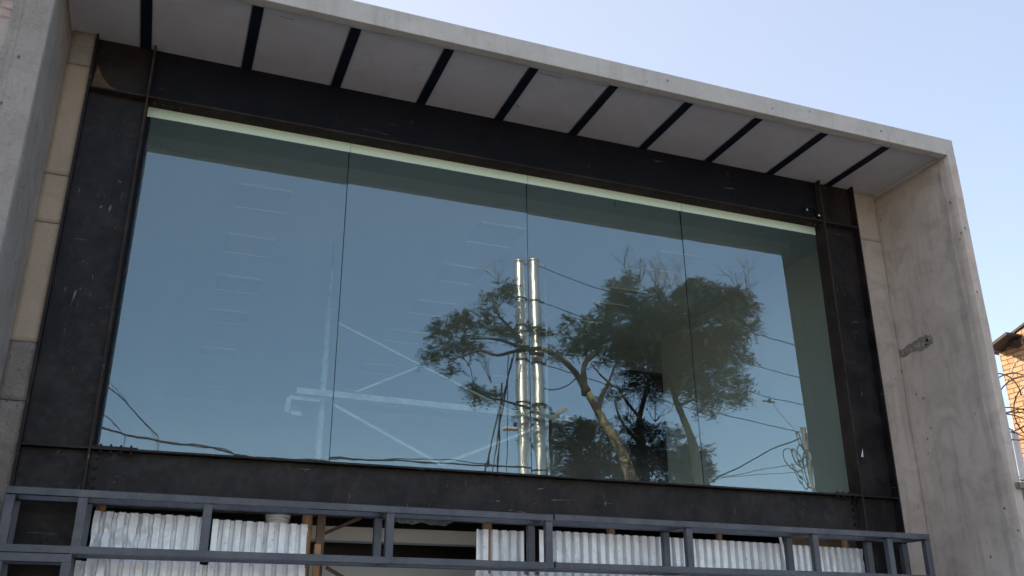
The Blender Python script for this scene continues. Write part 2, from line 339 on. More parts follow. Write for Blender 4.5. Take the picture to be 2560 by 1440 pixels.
# overhang slab with its fascia and drip edge
b = MB(); b.box(BX0-.2, BX1+.117, YF, YF+.10, ZS-.028, ZT); b.box(BX0-.2, BX1+.117, YF+.10, YB, ZS+.03, ZT-.003)
b.box(BX0-.2, BX0, YF+.1, YB, ZT-.226, ZS+.03); b.box(BX1, BX1+.117, YF+.1, YB, ZT-.226, ZS+.03)
b.build('roof_slab', M['fascia'], bld, .006)
b = MB(); b.box(BX0, BX1, YF+.10, YF+.135, ZS-.012, ZS+.03); b.build('drip_edge', M['concrete'], bld)
JX = [-.147, .825, 1.745, 2.685, 3.60, 4.52, 5.445, 6.355, 7.265, 8.17]
edges = [BX0]
for i, x in enumerate(JX):
    b = MB(); w_ = .095; y0 = YF+.135
    b.box(x, x+w_, y0, .20, ZS, ZS+.008); b.box(x+w_/2-.004, x+w_/2+.004, y0, .20, ZS+.008, ZS+.028)
    b.build('roof_joist', M['joist'], bld)
    edges += [x-.012, x+w_+.004]
edges.append(BX1)
for i in range(0, len(edges), 2):
    x0, x1 = edges[i], edges[i+1]; b = MB(); n = 14; rw = []
    y0 = YF+.135
    # board with an irregular mortared back edge
    top = []; bot = []
    for k in range(n+1):
        x = x0+(x1-x0)*k/n; yy = .185+random.uniform(-.014, .010)
        bot.append((x, y0, yy))
    for k in range(n):
        a, c = bot[k], bot[k+1]
        v = [b.b.verts.new((a[0], a[1], ZS+.012)), b.b.verts.new((c[0], c[1], ZS+.012)), b.b.verts.new((c[0], c[2], ZS+.012)), b.b.verts.new((a[0], a[2], ZS+.012))]
        t_ = [b.b.verts.new((q.co.x, q.co.y, ZS+.028)) for q in v]
        b.b.faces.new(v); b.b.faces.new(t_)
        for q in range(4): b.b.faces.new((v[q], v[(q+1) % 4], t_[(q+1) % 4], t_[q]))
    bmesh.ops.remove_doubles(b.b, verts=b.b.verts, dist=.0005)
    b.build('soffit_panel', M['soffit'], bld)

def mark(p0, p1, w_, name, mat, y=0):
    b = MB(); p0 = Vector(p0); p1 = Vector(p1); n = 8; pts = [p0.lerp(p1, k/n)+Vector((random.uniform(-.003, .003), random.uniform(-.004, .004), 0)) for k in range(n+1)]
    b.tube(pts, [w_*random.uniform(.5, 1.2) for _ in pts], 5); return b.build(name, M[mat], bld)
for (u0, v0, u1, v1) in ((915, 75, 985, 92), (1350, 182, 1405, 196), (1487, 210, 1520, 216), (1625, 380, 1668, 390), (1732, 402, 1752, 406), (700, 40, 735, 50)):
    mark(uz(u0, v0, ZS+.011), uz(u1, v1, ZS+.011), .004, 'form_mark', 'rough_concrete')
mark(uz(1290, 262, ZS-.005), uz(1297, 268, ZS-.03), .004, 'tie_wire', 'black')
# ---- steel beams and columns (flanges 0.2 deep, webs in the middle)
ZG0, ZG1 = 2.280, 5.697
def beam(z0, z1, x0, x1, name, webmat):
    o = None; b = MB(); b.box(x0, x1, .095, .107, z0, z1); o = b.build('steel_beam', webmat, bld); return o
tb = beam(ZG1, ZS+.01, 0, 8, 'top', M['steel_top'])
b = MB(); b.box(0, 8, .0, .2, ZG1-.018, ZG1); b.build('flange', M['steel_edge'], tb, .003)
bb = beam(1.895, ZG0-.02, 0, 8, 'bottom', M['steel'])
b = MB(); b.box(0, 8, .0, .2, ZG0-.02, ZG0); b.build('flange', M['steel'], bb, .003)
b = MB(); b.box(0, 8, .0, .2, 1.875, 1.895); b.build('flange', M['steel'], bb, .003)
b = MB(); b.box(0, 8, .2, .2+.14, ZG0-.12, ZG0-.1); b.build('splice_plate', M['steel'], bb)
def bolts(pts, axis, parent, mat='steel'):
    for p in pts:
        b = MB(); b.hexbolt(p, axis); b.build('bolt', M[mat], parent)
for xs in ([.06, .14, .22, .30], [7.74, 7.81, 7.88, 7.95]):
    bolts([(x, .045, ZG1-.05) for x in xs], (0, 0, -1), tb, 'steel_edge')
for xs in ([.07, .15, .23, .31], [7.70, 7.78, 7.86, 7.94]):
    bolts([(x, .045, ZG0-.02) for x in xs], (0, 0, -1), bb)
    bolts([(x, .045, ZG0) for x in xs], (0, 0, 1), bb)
    bolts([(x, .045, 1.875) for x in xs], (0, 0, -1), bb)
for x in (.055, 7.93): bolts([(x, .095, z) for z in (2.2, 2.12, 2.04, 1.96)], (0, -1, 0), bb)
b = MB(); b.box(.0, .36, .012, .19, ZG0+.0005, ZG0+.014); b.build('cleat_plate', M['steel'], bb, .002)
b = MB(); b.box(7.66, 8, .012, .19, ZG0+.0005, ZG0+.014); b.build('cleat_plate', M['steel'], bb, .002)
for (x0, x1) in ((-.546, 0), (8.0, 8.546)):
    b = MB(); b.box(x0+.02, x1-.02, .095, .107, G, ZS+.01); c = b.build('steel_column', M['steel'], bld)
    c['label'] = 'dark steel column with scratched recessed web'
    inner = x1 if x0 < 0 else x0
    for xx in (x0, x1-.02):
        b = MB(); b.box(xx, xx+.02, .0, .2, G, ZS+.008); b.build('flange', M['steel_edge'] if abs(xx-inner) < .03 else M['steel'], c, .003)
    for z in (ZG0-.02, ZG1-.018, 1.875):
        b = MB(); b.box(x0+.02, x1-.02, .002, .095, z, z+.016); b.build('stiffener', M['steel_edge'] if z > 3 else M['steel'], c, .002)
# rusty mortar patch in the upper left corner bay
b = MB(); pts = [(-.52, 5.717), (-.50, 5.98), (-.44, 5.86), (-.36, 5.77), (-.22, 5.722), (-.3, 5.713)]
v = [b.b.verts.new((x, .088, z)) for x, z in pts]; f = b.b.faces.new(v)
r = bmesh.ops.extrude_face_region(b.b, geom=[f])
for q in r['geom']:
    if isinstance(q, bmesh.types.BMVert): q.co.y += .01
b.build('mortar_patch', simple('rusty mortar', (.13, .09, .06, 1), (.06, .045, .035, 1), 14, .9), bld)
# masonry strips between columns and wings
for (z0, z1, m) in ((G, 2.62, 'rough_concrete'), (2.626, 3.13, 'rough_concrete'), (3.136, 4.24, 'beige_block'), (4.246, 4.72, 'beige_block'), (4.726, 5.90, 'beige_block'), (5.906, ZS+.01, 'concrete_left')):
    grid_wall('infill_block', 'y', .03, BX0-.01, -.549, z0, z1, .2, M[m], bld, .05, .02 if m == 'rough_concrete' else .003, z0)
for (z0, z1) in ((G, 5.6), (5.606, ZS+.01)):
    grid_wall('infill_block', 'y', .12, 8.549, BX1+.01, z0, z1, .2, M['infill'], bld, .05, .012, 21+z0)
# steel liner behind the front frame that holds the panes
b = MB(); b.box(-.56, -.14, .2, .5, 2.1, 6.25); b.build('jamb', M['black'], bld)
b = MB(); b.box(8.30, 8.56, .2, .5, 2.1, 6.25); b.build('jamb', M['black'], bld)
b = MB(); b.box(-.14, 8.30, .2, .6, 5.95, 6.25); b.build('head_rail', M['black'], bld)
b = MB(); b.box(-.56, .028, .22, .40, 2.285, 5.64); b.build('jamb', M['steel_top'], bld)
# ---- the panes
jx = [uy(877, 355, GY).x, uy(1319, 440, GY).x, uy(1703, 510, GY).x]
xs = [-.14]+jx+[8.30]
for i in range(4):
    x0, x1 = xs[i]+.004, xs[i+1]-.004; b = MB(); d = (.0012, -.0014, .0006, -.0010)[i]; dz = (.0022, -.0012, .0010, -.0016)[i]
    vs = []
    for x in (x0, x1):
        for z in (2.14, 5.96):
            yy = GY+(z-4)*GN.z/(-GN.y)*1.0
            for k in (0, .012): vs.append(b.b.verts.new((x, yy+k+(x-x0)*d+(z-4)*dz, z)))
    F = ((0, 4, 6, 2), (1, 3, 7, 5), (0, 1, 5, 4), (2, 6, 7, 3), (0, 2, 3, 1), (4, 5, 7, 6))
    for q, f in enumerate(F):
        ff = b.b.faces.new([vs[k] for k in f]); ff.material_index = 0 if q == 0 else (1 if q == 1 else 2)
    b.build('window_pane', [M['glass'], M['clear'], M['black']], bld)
    if i:
        b = MB(); x = xs[i]; b.bar((x, GY-.035+.002, 2.15), (x, GY+.049, 5.95), .007, .01, (0, 1, 0)); b.build('silicone_joint', M['black'], bld)
zst = uy(877, 381, .19).z
hx = [0]+[uy(u, v, .19).x for u, v in ((877, 365), (1319, 450), (1703, 520))]+[8]
for i in range(4):
    b = MB(); b.box(max(hx[i]+.003, .002), min(hx[i+1]-.003, 7.998), .186, .198, zst, ZG1-.0185); b.build('head_strip', M['strip'], bld)
# ---- room behind the glass
ZC = uy(877, 377, .62).z; XW = 8.75
b = MB(); b.box(-.5, XW+.15, .62, YB, ZC, ZC+.03); b.build('ceiling', M['ceil'], bld)
b = MB(); b.box(-.5, XW+.15, .60, .62, ZC-.004, 6.2); b.build('bulkhead', M['white'], bld)
b = MB(); b.box(XW, XW+.15, .56, 5.44, 2.2, ZC); b.build('partition', M['wallpaint'], bld)
b = MB(); b.box(XW, XW+.15, 5.4405, YB, 2.2, ZC); b.build('partition', M['shaded_wall'], bld)  # same wall farther in, its weaker light painted as a darker tone
b = MB(); b.box(-.6, -.5, .56, YB, 2.2, ZC); b.build('partition', M['wallpaint'], bld)
b = MB(); b.box(BX0, BX1, .2, YB, 2.05, 2.18); b.build('floor_slab', M['floorpaint'], bld)
# solid rear wall, the deep room's dimness put into its tone
b = MB()
for (x0, x1, z0, z1) in ((BX0, BX1, 2.18, 6.2),):
    b.box(x0, x1, YB-.15, YB, z0, z1)
b.build('rear_wall', M['shaded_wall'], bld)
b = MB(); A_ = uy(1572, 1000, 5.45); b.box(A_.x, XW-.002, 5.45, 5.6, 2.18, 5.2); b.build('dark_opening_block', M['black'], bld)  # solid black block standing in for the dark of an unlit opening
kz = (ZC-CAM.z)/(5.107-CAM.z)
for px in (.93, 3.55, 5.82):
    for py in (.36, 1.67, 3.02, 4.4, 6.3, 8.2):
        x = CAM.x+(px-CAM.x)*kz; y = CAM.y+(py-CAM.y)*kz
        if y+.7 > YB-.2: continue
        b = MB(); wd = .64; dp = .67
        b.box(x, x+wd, y+.02, y+dp-.02, ZC-.008, ZC-.001); o = b.build('ceiling_light', M['wallpaint'], bld)
        for yy in (y, y+dp-.018):
            b = MB(); b.box(x, x+wd, yy, yy+.02, ZC-.03, ZC-.001); b.build('trim', M['wallpaint'], o)
# white props and bracing left standing in the room
def P(u, v, Y): return uy(u, v, Y)
y1 = 2.6
scf = thing('bracing_frame', 'white steel posts and diagonal braces standing inside behind the window', 'bracing', (3.6, y1, 2.18))
for u, v in ((835, 600), (1362, 655)):
    t_ = uz(u, v, ZC); b = MB()
    rr_ = .042 if u < 1000 else .018
    b.tube([(t_.x, t_.y, 2.18), (t_.x, t_.y, ZC-.75)], rr_, 10); b.tube([(t_.x, t_.y, ZC-.75), (t_.x, t_.y, ZC-.05)], [rr_*.7, rr_*.4], 8)
    b.build('post', M['props'], scf)
for a, c, yy, w_ in (((740, 978), (1430, 1050), y1+.25, .075), ((845, 808), (1290, 1035), y1, .028), ((890, 980), (1060, 912), y1, .026), ((830, 1010), (1102, 1162), y1, .035), ((1102, 1162), (1345, 1068), y1, .035)):
    b = MB(); b.bar(P(*a, yy), P(*c, yy), .03 if w_ < .05 else .12, w_); b.build('brace', M['props'], scf)
for pts in (((722, 994), (800, 1001)), ((722, 994), (716, 1032)), ((726, 1032), (752, 1036))):
    b = MB(); b.bar(P(*pts[0], y1+.3), P(*pts[1], y1+.3), .06, .05); b.build('bracket', M['props'], scf)

# ---- ground floor behind the metal sheets
b = MB(); b.box(-.546, 8.546, 2.2, 2.35, G, 2.049); b.build('black_backing', M['black'], bld)  # black sheet added for the unlit depth of the ground floor
b = MB(); b.box(1.9, 4.4, 1.3, 1.55, P(1000, 1356, 1.3).z, P(1000, 1322, 1.3).z); b.build('tie_beam', M['plaster'], bld)
b = MB(); b.box(1.95, 8.5, 1.6, 1.75, G, P(1000, 1416, 1.6).z); b.build('low_wall', M['plaster'], bld)
b = MB(); b.bar(P(1500, 1330, 3.0), P(1680, 1335, 3.0), .3, .25); b.build('duct', M['plaster'], bld)

# ================================================================== metal sheets, props
def prof_(ph): return 0 if ph < .54 else (1 if .62 < ph < .92 else ((ph-.54)/.08 if ph <= .62 else (1-ph)/.08))
def sheet(x0, x1, zt0, zt1, zb, y, label, rows=10, crump=.0, name='corrugated_sheet', pitch=.095, group='corrugated sheets closing the ground floor'):
    b = MB(); n = int((x1-x0)/pitch*25); V = []; prof = [0, 0, 0, .6, 1, 1]
    for i in range(n+1):
        t = i/n; x = x0+(x1-x0)*t; ph = (x/pitch) % 1
        pr = prof_(ph)
        col = []
        zt = zt0+(zt1-zt0)*t+random.uniform(-.003, .003)
        for j in range(rows+1):
            z = zb+(zt-zb)*j/rows
            d = noise.noise(Vector((x*3, z*2.5, y*9+x0)))*.006 + crump*noise.noise(Vector((x*13, z*11, x0)))*.017*max(0, noise.noise(Vector((x*2.1, z*1.5, 3+x0))))*4
            col.append(b.b.verts.new((x+d*.6, y+pr*.058+d, z)))
        V.append(col)
    for i in range(n):
        for j in range(rows): b.b.faces.new((V[i][j], V[i+1][j], V[i+1][j+1], V[i][j+1]))
    o = b.build(name, M['sheet']); o.modifiers.new('thick', 'SOLIDIFY').thickness = .0012
    return tag(o, label, 'metal sheet', group)
ys = .11
sheet(.10, .975, 1.772, 1.758, 1.30, ys, 'silver corrugated sheet in upper row leftmost beside the left column', 14, 1)
sheet(1.045, 1.885, 1.744, 1.728, 1.30, ys+.012, 'crumpled silver corrugated sheet left of the open gap, upper row', 14, 1)
sheet(3.445, 3.93, 1.748, 1.745, 1.30, ys, 'narrow silver sheet right beside the open gap, upper row', 14, .6)
sheet(3.99, 4.075, 1.76, 1.755, 1.30, ys+.02, 'thin strip of corrugated sheet between two frame posts', 14, .2)
sheet(4.09, 5.46, 1.762, 1.742, 1.30, ys, 'wide dented silver sheet under the middle of the glass', 14, 1.2)
sheet(5.50, 6.96, 1.742, 1.722, 1.30, ys+.008, 'silver corrugated sheet with leaning loose strip, right of middle', 14, .5)
sheet(7.03, 8.06, 1.715, 1.70, 1.30, ys, 'scuffed grey corrugated sheet at right end beside the right column', 14, 1.4, pitch=.085)
sheet(.02, 1.87, 1.372, 1.352, G+.02, ys-.02, 'lower row corrugated sheet left of the open gap', 20, .8)
sheet(3.43, 8.05, 1.345, 1.30, G+.02, ys-.02, 'long lower row of corrugated sheeting right of the open gap', 20, .5)
b = MB(); b.bar(P(1950, 1342, .09), P(1968, 1425, .09), .012, .03, (1, 0, 0)); tag(b.build('metal_strip', M['sheet']), 'loose pale metal strip leaning on the right sheets', 'strip')
def log(u, v, Y, r, label):
    p = uy(u, v, Y); b = MB(); pts = []
    n = 10
    for k in range(n+1): pts.append((p.x+random.uniform(-.004, .004), Y+random.uniform(-.004, .004), G+(1.874-G)*k/n))
    b.tube(pts, [r*(1+random.uniform(-.04, .04)) for _ in pts], 14)
    return tag(b.build('timber_prop', M['wood']), label, 'timber prop', 'round timber props under the steel beam')
log(252, 1265, .20, .042, 'round timber prop behind the leftmost sheet')
log(768, 1300, .20, .048, 'round timber prop at the left edge of the open gap')
log(1218, 1313, .20, .050, 'round timber prop at the right edge of the open gap')
log(1527, 1330, .22, .045, 'round timber prop behind the wide dented sheet')
log(1797, 1340, .26, .034, 'thin timber prop behind the sheet right of middle')
log(2110, 1352, .20, .042, 'round timber prop behind the rightmost sheet')
p = uy(796, 1380, .16)
b = MB(); b.box(p.x-.03, p.x+.04, .13, .19, G, 1.873); o = tag(b.build('timber_post', M['oldwood']), 'dark weathered square post beside the open gap', 'timber post')
b = MB(); b.box(p.x-.045, p.x+.01, .095, .13, G, 1.56); b.build('batten', M['wood'], o)
for a, c, lab in (((808, 1335), (905, 1293), 'dark brace rising from the weathered post'), ((815, 1418), (860, 1445), 'dark brace falling from the weathered post')):
    b = MB(); b.bar(P(*a, .4), P(*c, .4), .03, .03); tag(b.build('timber_brace', M['oldwood']), lab, 'brace')
# bucket hung behind sheet
p = uy(695, 1288, .33)
bk = thing('paint_bucket', 'white round paint bucket showing above the crumpled sheet', 'bucket', (p.x, .33, 1.6))
b = MB(); b.tube([(p.x, .33, 1.60), (p.x, .33, 1.80)], [.085, .105], 24); b.build('body', M['white'], bk)
b = MB(); b.tube([(p.x, .33, 1.795), (p.x, .33, 1.822)], .113, 24); b.tube([(p.x, .33, 1.77), (p.x, .33, 1.78)], .111, 24); b.build('lid', M['white'], bk)
b = MB(); b.box(p.x-.2, p.x+.2, .2, .46, 1.57, 1.598); tag(b.build('shelf_board', M['oldwood']), 'plank behind the crumpled sheet that carries the white bucket', 'plank')
b = MB(); b.box(p.x-.18, p.x-.12, .3, .36, G, 1.569); b.box(p.x+.12, p.x+.18, .3, .36, G, 1.569); tag(b.build('plank_trestle', M['oldwood']), 'trestle of two dark legs behind the crumpled sheet', 'trestle')
# crumpled plastic in the gap
b = MB(); A = P(985, 1296, .7); B_ = P(1132, 1332, .7); nx, nz = 36, 10; V = []
for i in range(nx+1):
    V.append([])
    for j in range(nz+1):
        x = A.x+(B_.x-A.x)*i/nx; z = 2.04-(2.04-1.84+.05*noise.noise(Vector((x*9, 0, 0))))*j/nz
        V[-1].append(b.b.verts.new((x, 0.7+.05*sin(x*38+2*noise.noise(Vector((x*4, z*3, 0))))*j/nz+.02*noise.noise(Vector((x*20, z*14, 1))), z)))
for i in range(nx):
    for j in range(nz): b.b.faces.new((V[i][j], V[i+1][j], V[i+1][j+1], V[i][j+1])).smooth = True
o = b.build('plastic_sheet', M['plastic']); o.modifiers.new('thick', 'SOLIDIFY').thickness = .002
tag(o, 'crumpled grey plastic sheet hanging in the dark open gap', 'plastic sheet')

# ================================================================== welded tube frame in front
def zt(x, base): return base-.0056*(x+.5)+.0002*sin(x*2.1)
fr = thing('tube_frame', 'long grey welded box frame of square tubes across the ground floor', 'metal frame', (4, -.25, G))
T = .068; yf0 = -.45; yb0 = -.12
XL, XR = -.505, 8.44; XM = 4.0
def rail(x0, x1, y, top, name='rail'):
    b = MB(); b.bar((x0, y+T/2, zt(x0, top)-T/2), (x1, y+T/2, zt(x1, top)-T/2), T, T-.012); return b.build(name, M['tube'], fr, .004)
rail(XL, XM, yf0, 1.870); rail(XM+.006, XR, yf0, 1.876)
rail(XL, XM, yb0, 1.868); rail(XM+.006, XR, yb0, 1.872)
rail(XL, XM, yf0, 1.447); rail(XM+.006, XR, yf0, 1.450)
rail(XL, XM, yb0, 1.444); rail(XM+.006, XR, yb0, 1.447)
def post(x, y, z0, z1):
    b = MB(); b.box(x, x+T, y+.002, y+T-.002, z0, z1); b.build('post', M['tube'], fr, .004)
FX = [XL, .0, .93, 2.437, 3.925, 5.405, 6.895, 7.855, XR-T]
for x in FX: post(x, yf0, zt(x, 1.385), zt(x, 1.870)-T)
for x in (XL+.0, .02, 2.41, 3.885, 5.34, 6.82, 7.87, 8.36): post(x, yb0, zt(x, 1.383), zt(x, 1.866)-T)
for x in FX:
    if x in (.93,): continue
    for top in (1.866, 1.442):
        b = MB(); xb = x
        b.bar((x+T/2, yf0+T, zt(x, top)-T/2), (xb+T/2, yb0, zt(x, top)-T/2), T-.01, T-.016); b.build('cross_tube', M['tube'], fr, .004)
# lower left gate frame joined below, and the right end leg
b = MB(); b.bar((XL, yf0+T/2, 1.350), (.02, yf0+T/2, 1.347), T, .062); b.build('rail', M['tube'], fr, .004)
for x in (XL, -.045): post(x, yf0, G, 1.318)
b = MB(); b.bar((XL, yb0+T/2, 1.350), (.02, yb0+T/2, 1.347), T, .062); b.build('rail', M['tube'], fr, .004)
post(XL, yb0, G, 1.318); post(-.045, yb0, G, 1.318)
post(XR-T, yf0, G, 1.335); post(XR-T, yb0, G, 1.335)
for x in FX[1:]:
    for z in (zt(x, 1.870)-T+.004, zt(x, 1.385)+.002):
        b = MB(); b.tube([(x+T*k/6+random.uniform(-.002, .002), yf0+.002, z+random.uniform(-.003, .003)) for k in range(7)], .0045, 5); b.build('weld_bead', M['tube_weld'], fr)
# weld beads at the splice
for z in (1.845, 1.425):
    for dx in (0, .012):
        b = MB()
        pts = [(XM+.004+dx+random.uniform(-.006, .006), yf0-.002, z-.03-.006*k+.03) for k in range(9)]
        b.tube(pts, .004, 6); b.build('weld_bead', M['steel_edge'], fr)

# ---- small things on the steel
p = uy(2155, 1132, .09); b = MB(); v = [b.b.verts.new(q) for q in ((p.x-.022, .088, p.z-.045), (p.x+.012, .090, p.z-.05), (p.x+.008, .080, p.z+.0), (p.x+.018, .089, p.z+.05))]
b.b.faces.new(v); o = b.build('paper_scrap', M['paper']); o.modifiers.new('thick', 'SOLIDIFY').thickness = .002
tag(o, 'torn white paper scrap stuck on the right steel column', 'paper scrap')
p = uy(2028, 532, .07); b = MB(); pts = []
for k in range(60):
    a = k/60*2*pi*3; rr = .085+.012*sin(k*.7); pts.append((p.x+cos(a)*rr*1.15, .06+.02*sin(k), p.z+sin(a)*rr))
b.tube(pts, .004, 6); o = tag(b.build('cable_coil', M['black']), 'small black cable coil hung at right end of the top beam', 'cable coil')
for dx, dz in ((-.09, .03), (.09, -.02)):
    b = MB(); b.tube([(p.x+dx, .05, p.z+dz), (p.x+dx+.02, .045, p.z+dz-.02)], .01, 8); b.build('connector', M['white'], o)
a_ = uy(1537, 490, .33); b = MB(); b.tube([(a_.x, .33, 5.85), (a_.x, .33, a_.z), (a_.x+.02, .33, a_.z-.05), (a_.x-.015, .33, a_.z-.09), (a_.x+.005, .33, a_.z-.15)], .0035, 6)
tag(b.build('loose_wire', M['cable']), 'short loose wire dangling before the pale strip atop the glass', 'wire')
# plastered repair scar on the right wing
def scar():
    b = MB(); pts = [(2600, 0)]
    path = [(2215, 895), (2240, 880), (2265, 868), (2290, 850), (2315, 838), (2332, 845), (2330, 862), (2310, 872), (2285, 880), (2255, 893), (2222, 908)]
    q = [ux(u, v, BX1-.006) for u, v in path]; pts = []
    for i in range(len(q)):
        A, B_ = q[i], q[(i+1) % len(q)]
        for k in range(4): pts.append(A.lerp(B_, k/4)+Vector((0, random.uniform(-.02, .02), random.uniform(-.02, .02))))
    v = [b.b.verts.new((BX1-.010, p.y, p.z)) for p in pts]; w2 = [b.b.verts.new((BX1+.01, p.y, p.z)) for p in pts]
    b.b.faces.new(v)
    for i in range(len(v)): b.b.faces.new((v[i], v[(i+1) % len(v)], w2[(i+1) % len(v)], w2[i]))
    b.build('mortar_scar', concrete('scar mortar', (.24, .215, .19, 1), (.17, .155, .14, 1), (.13, .12, .11, 1), .1, True, .02, 4), bld)
    b = MB(); c0 = sum((p for p in pts), Vector())/len(pts); v = []; w2 = []
    for p in pts:
        e = p.lerp(c0, .10)+Vector((0, (c0.y-p.y)*.02, 0)); e.z += (c0.z-p.z)*.30*0; v.append(e)
    for k, p in enumerate(v): pass
    for k in range(46):
        t_ = k/45; j = t_*(len(path)//2-.01); A = q[int(j)].lerp(q[int(j)+1], j-int(j)); B_ = q[-1-int(j)].lerp(q[-2-int(j)], j-int(j)); m = A.lerp(B_, random.uniform(.3, .7)); rr = random.uniform(.008, .022)
        bmesh.ops.create_icosphere(b.b, subdivisions=1, radius=rr, matrix=Matrix.Translation((BX1-.008, m.y, m.z)) @ Matrix.Diagonal((.35, 1, 1, 1)))
    b.build('mortar_lumps', concrete('lump mortar', (.40, .35, .31, 1), (.3, .27, .24, 1), (.22, .2, .18, 1), .1, True, .02, 4), bld)
    c = ux(2318, 850, BX1-.008); b = MB(); b.tube([(BX1-.014, c.y, c.z), (BX1-.005, c.y, c.z)], .022, 9); b.tube([(BX1-.014, c.y+.03, c.z-.05), (BX1-.005, c.y+.03, c.z-.05)], .015, 9)
    b.build('anchor_hole', M['black'], bld)
scar()
b = MB(); L = []
for k in range(71):
    z = G+(6.1-G)*k/70; wq = noise.noise(Vector((z*1.7, 4, 0)))*.03+noise.noise(Vector((z*6, 9, 0)))*.016
    L.append((-.99+wq, -.925+wq*.8+.03*noise.noise(Vector((z*2.9, 1, 5))), z))
for (a, c, z), (a2, c2, z2) in zip(L, L[1:]):
    q = [(BX1-.012, a, z), (BX1-.010, c, z), (BX1-.010, c2, z2), (BX1-.012, a2, z2)]; f = [b.b.verts.new(p) for p in q]; h = [b.b.verts.new((BX1+.01, p[1], p[2])) for p in q]
    b.b.faces.new(f); b.b.faces.new((f[0], f[3], h[3], h[0])); b.b.faces.new((f[1], f[2], h[2], h[1]))
bmesh.ops.remove_doubles(b.b, verts=b.b.verts, dist=.0001)
b.build('mortar_band', M['band'], bld)
p = ux(2120+2, 560, BX1)
# ================================================================== neighbours
nl = thing('brick_house', 'pale brick house with rough plaster edge, hard against the left wing', 'house', (-4, -1, G))
b = MB(); b.box(-8, -1.0, YF+.015, 8, G, 8.5); b.build('wall', M['brick_pale'], nl)
b = MB(); n = 60; L = []; 
for k in range(n+1):
    z = G+(8.5-G)*k/n; L.append((-1.045-.03*noise.noise(Vector((z*2.3, 0, 0)))-.025*noise.noise(Vector((z*9, 1, 0))), z))
for (x, z), (x2, z2) in zip(L, L[1:]):
    v = [b.b.verts.new(q) for q in ((x, YF+.004, z), (-.963, YF+.008, z), (-.963, YF+.008, z2), (x2, YF+.004, z2))]; b.b.faces.new(v)
    v2 = [b.b.verts.new((q.co.x, YF+.1, q.co.z)) for q in v]; b.b.faces.new((v[0], v[3], v2[3], v2[0])); b.b.faces.new((v[1], v[2], v2[2], v2[1]))
b.build('plaster_edge', M['concrete_left'], nl)

nr = thing('brick_house', 'orange sunlit brick gable house with dark eaves behind the right wing', 'house', (17, 2.5, G))
XN = 14.0
pe = ux(2495, 868, XN); pr_ = ux(2556, 822, XN); slope = (pr_.z-pe.z)/(pe.y-pr_.y)
yr = pe.y-3.2; zr = pe.z+slope*3.2
b = MB(); prof = [(pe.y+.0, G), (pe.y+.0, pe.z), (yr, zr), (yr-3.4, pe.z-.2), (yr-3.4, G)]
v0 = [b.b.verts.new((XN, y, z)) for y, z in prof]; v1 = [b.b.verts.new((XN+7, y, z)) for y, z in prof]
b.b.faces.new(v0); b.b.faces.new(v1)
for k in range(5): b.b.faces.new((v0[k], v0[(k+1) % 5], v1[(k+1) % 5], v1[k]))
b.build('wall', M['brick_orange'], nr)
b = MB(); o_ = .05
for (ya, za, yb_, zb_) in ((pe.y+.25, pe.z-.25*slope+o_, yr, zr+o_), (yr, zr+o_, yr-3.7, pe.z-.25)):
    b.bar((XN+3.58, ya, za), (XN+3.58, yb_, zb_), 7.2, .04)
b.build('roof', M['roof'], nr)
q = ux(2512, 850, XN-.15); b = MB(); b.box(XN-.35, XN+.1, q.y-.22, q.y+.25, q.z-.06, q.z-.01); bmesh.ops.rotate(b.b, cent=q, matrix=Matrix.Rotation(-math.atan(slope), 3, 'X'), verts=b.b.verts)
b.build('eaves_board', M['roof'], nr)
for u, v in ((2497, 872), (2540, 860)):
    q = ux(u, v, XN-.05); b = MB(); b.box(XN-.14, XN+.1, q.y-.06, q.y+.06, q.z-.05, q.z+.05); b.build('rafter_end', M['roof'], nr)
# boundary wall with coping beside the right wing
le = uy(2530, 1206, YF-.02)
bw = thing('boundary_wall', 'old boundary wall with a mossy grey coping at the right edge', 'wall', (9.6, -1.1, G))
b = MB(); b.box(9.119, 9.9, YF-.0, YF+.25, G, le.z-.06); b.build('wall_body', M['rough_concrete'], bw)
b = MB(); b.box(le.x+.06, 10.0, YF-.06, YF+.3, le.z-.06, le.z+.005); b.build('coping', M['ledge'], bw, .008)
# pole and razor wire beyond
q = uy(2546, 1130, 1.0); b = MB(); b.cyl(q.x, 1.0, G, q.z+.28, .045, 16)
tag(b.build('vent_pipe', M['white']), 'white pipe standing before the orange brick wall', 'pipe')
def coil(name, centre, axis, rad, turns, pitch, label, r=.006, parent=None, mat='wire', barbs=True, seed=1):
    rr = random.Random(seed); c = Vector(centre); ax = Vector(axis).normalized(); u_ = ax.cross(Vector((0, 0, 1))).normalized(); v_ = u_.cross(ax)
    b = MB(); pts = []; N = int(26*turns)
    for k in range(N+1):
        a = k/26*2*pi; q = rad*(1+.10*sin(a*.37+seed)); pts.append(c+ax*(pitch*k/26-pitch*turns/2+.05*sin(a*1.3+seed))+u_*cos(a)*q+v_*sin(a)*q)
    b.tube(pts, r, 5)
    if barbs:
        for k in range(0, N, 4):
            p = pts[k]; d = Vector((rr.uniform(-1, 1), rr.uniform(-1, 1), rr.uniform(-1, 1))).normalized()*.035
            b.tube([p-d, p+d], r*.9, 4)
    return tag(b.build(name, M[mat]), label, 'razor wire', 'coils of razor wire')
q = uy(2535, 1010, .5)
coil('razor_wire', (q.x+.25, .6, q.z), (1, .2, 0), .42, 4, .32, 'rusty razor wire coil before the orange brick wall', .009, mat='rusty_wire', seed=4)
q = uy(2545, 1080, .5)
coil('razor_wire', (q.x+.35, .9, q.z-.1), (.6, 1, .2), .5, 4, .25, 'second looser razor wire coil lower beside the white pipe', .009, mat='rusty_wire', seed=9)

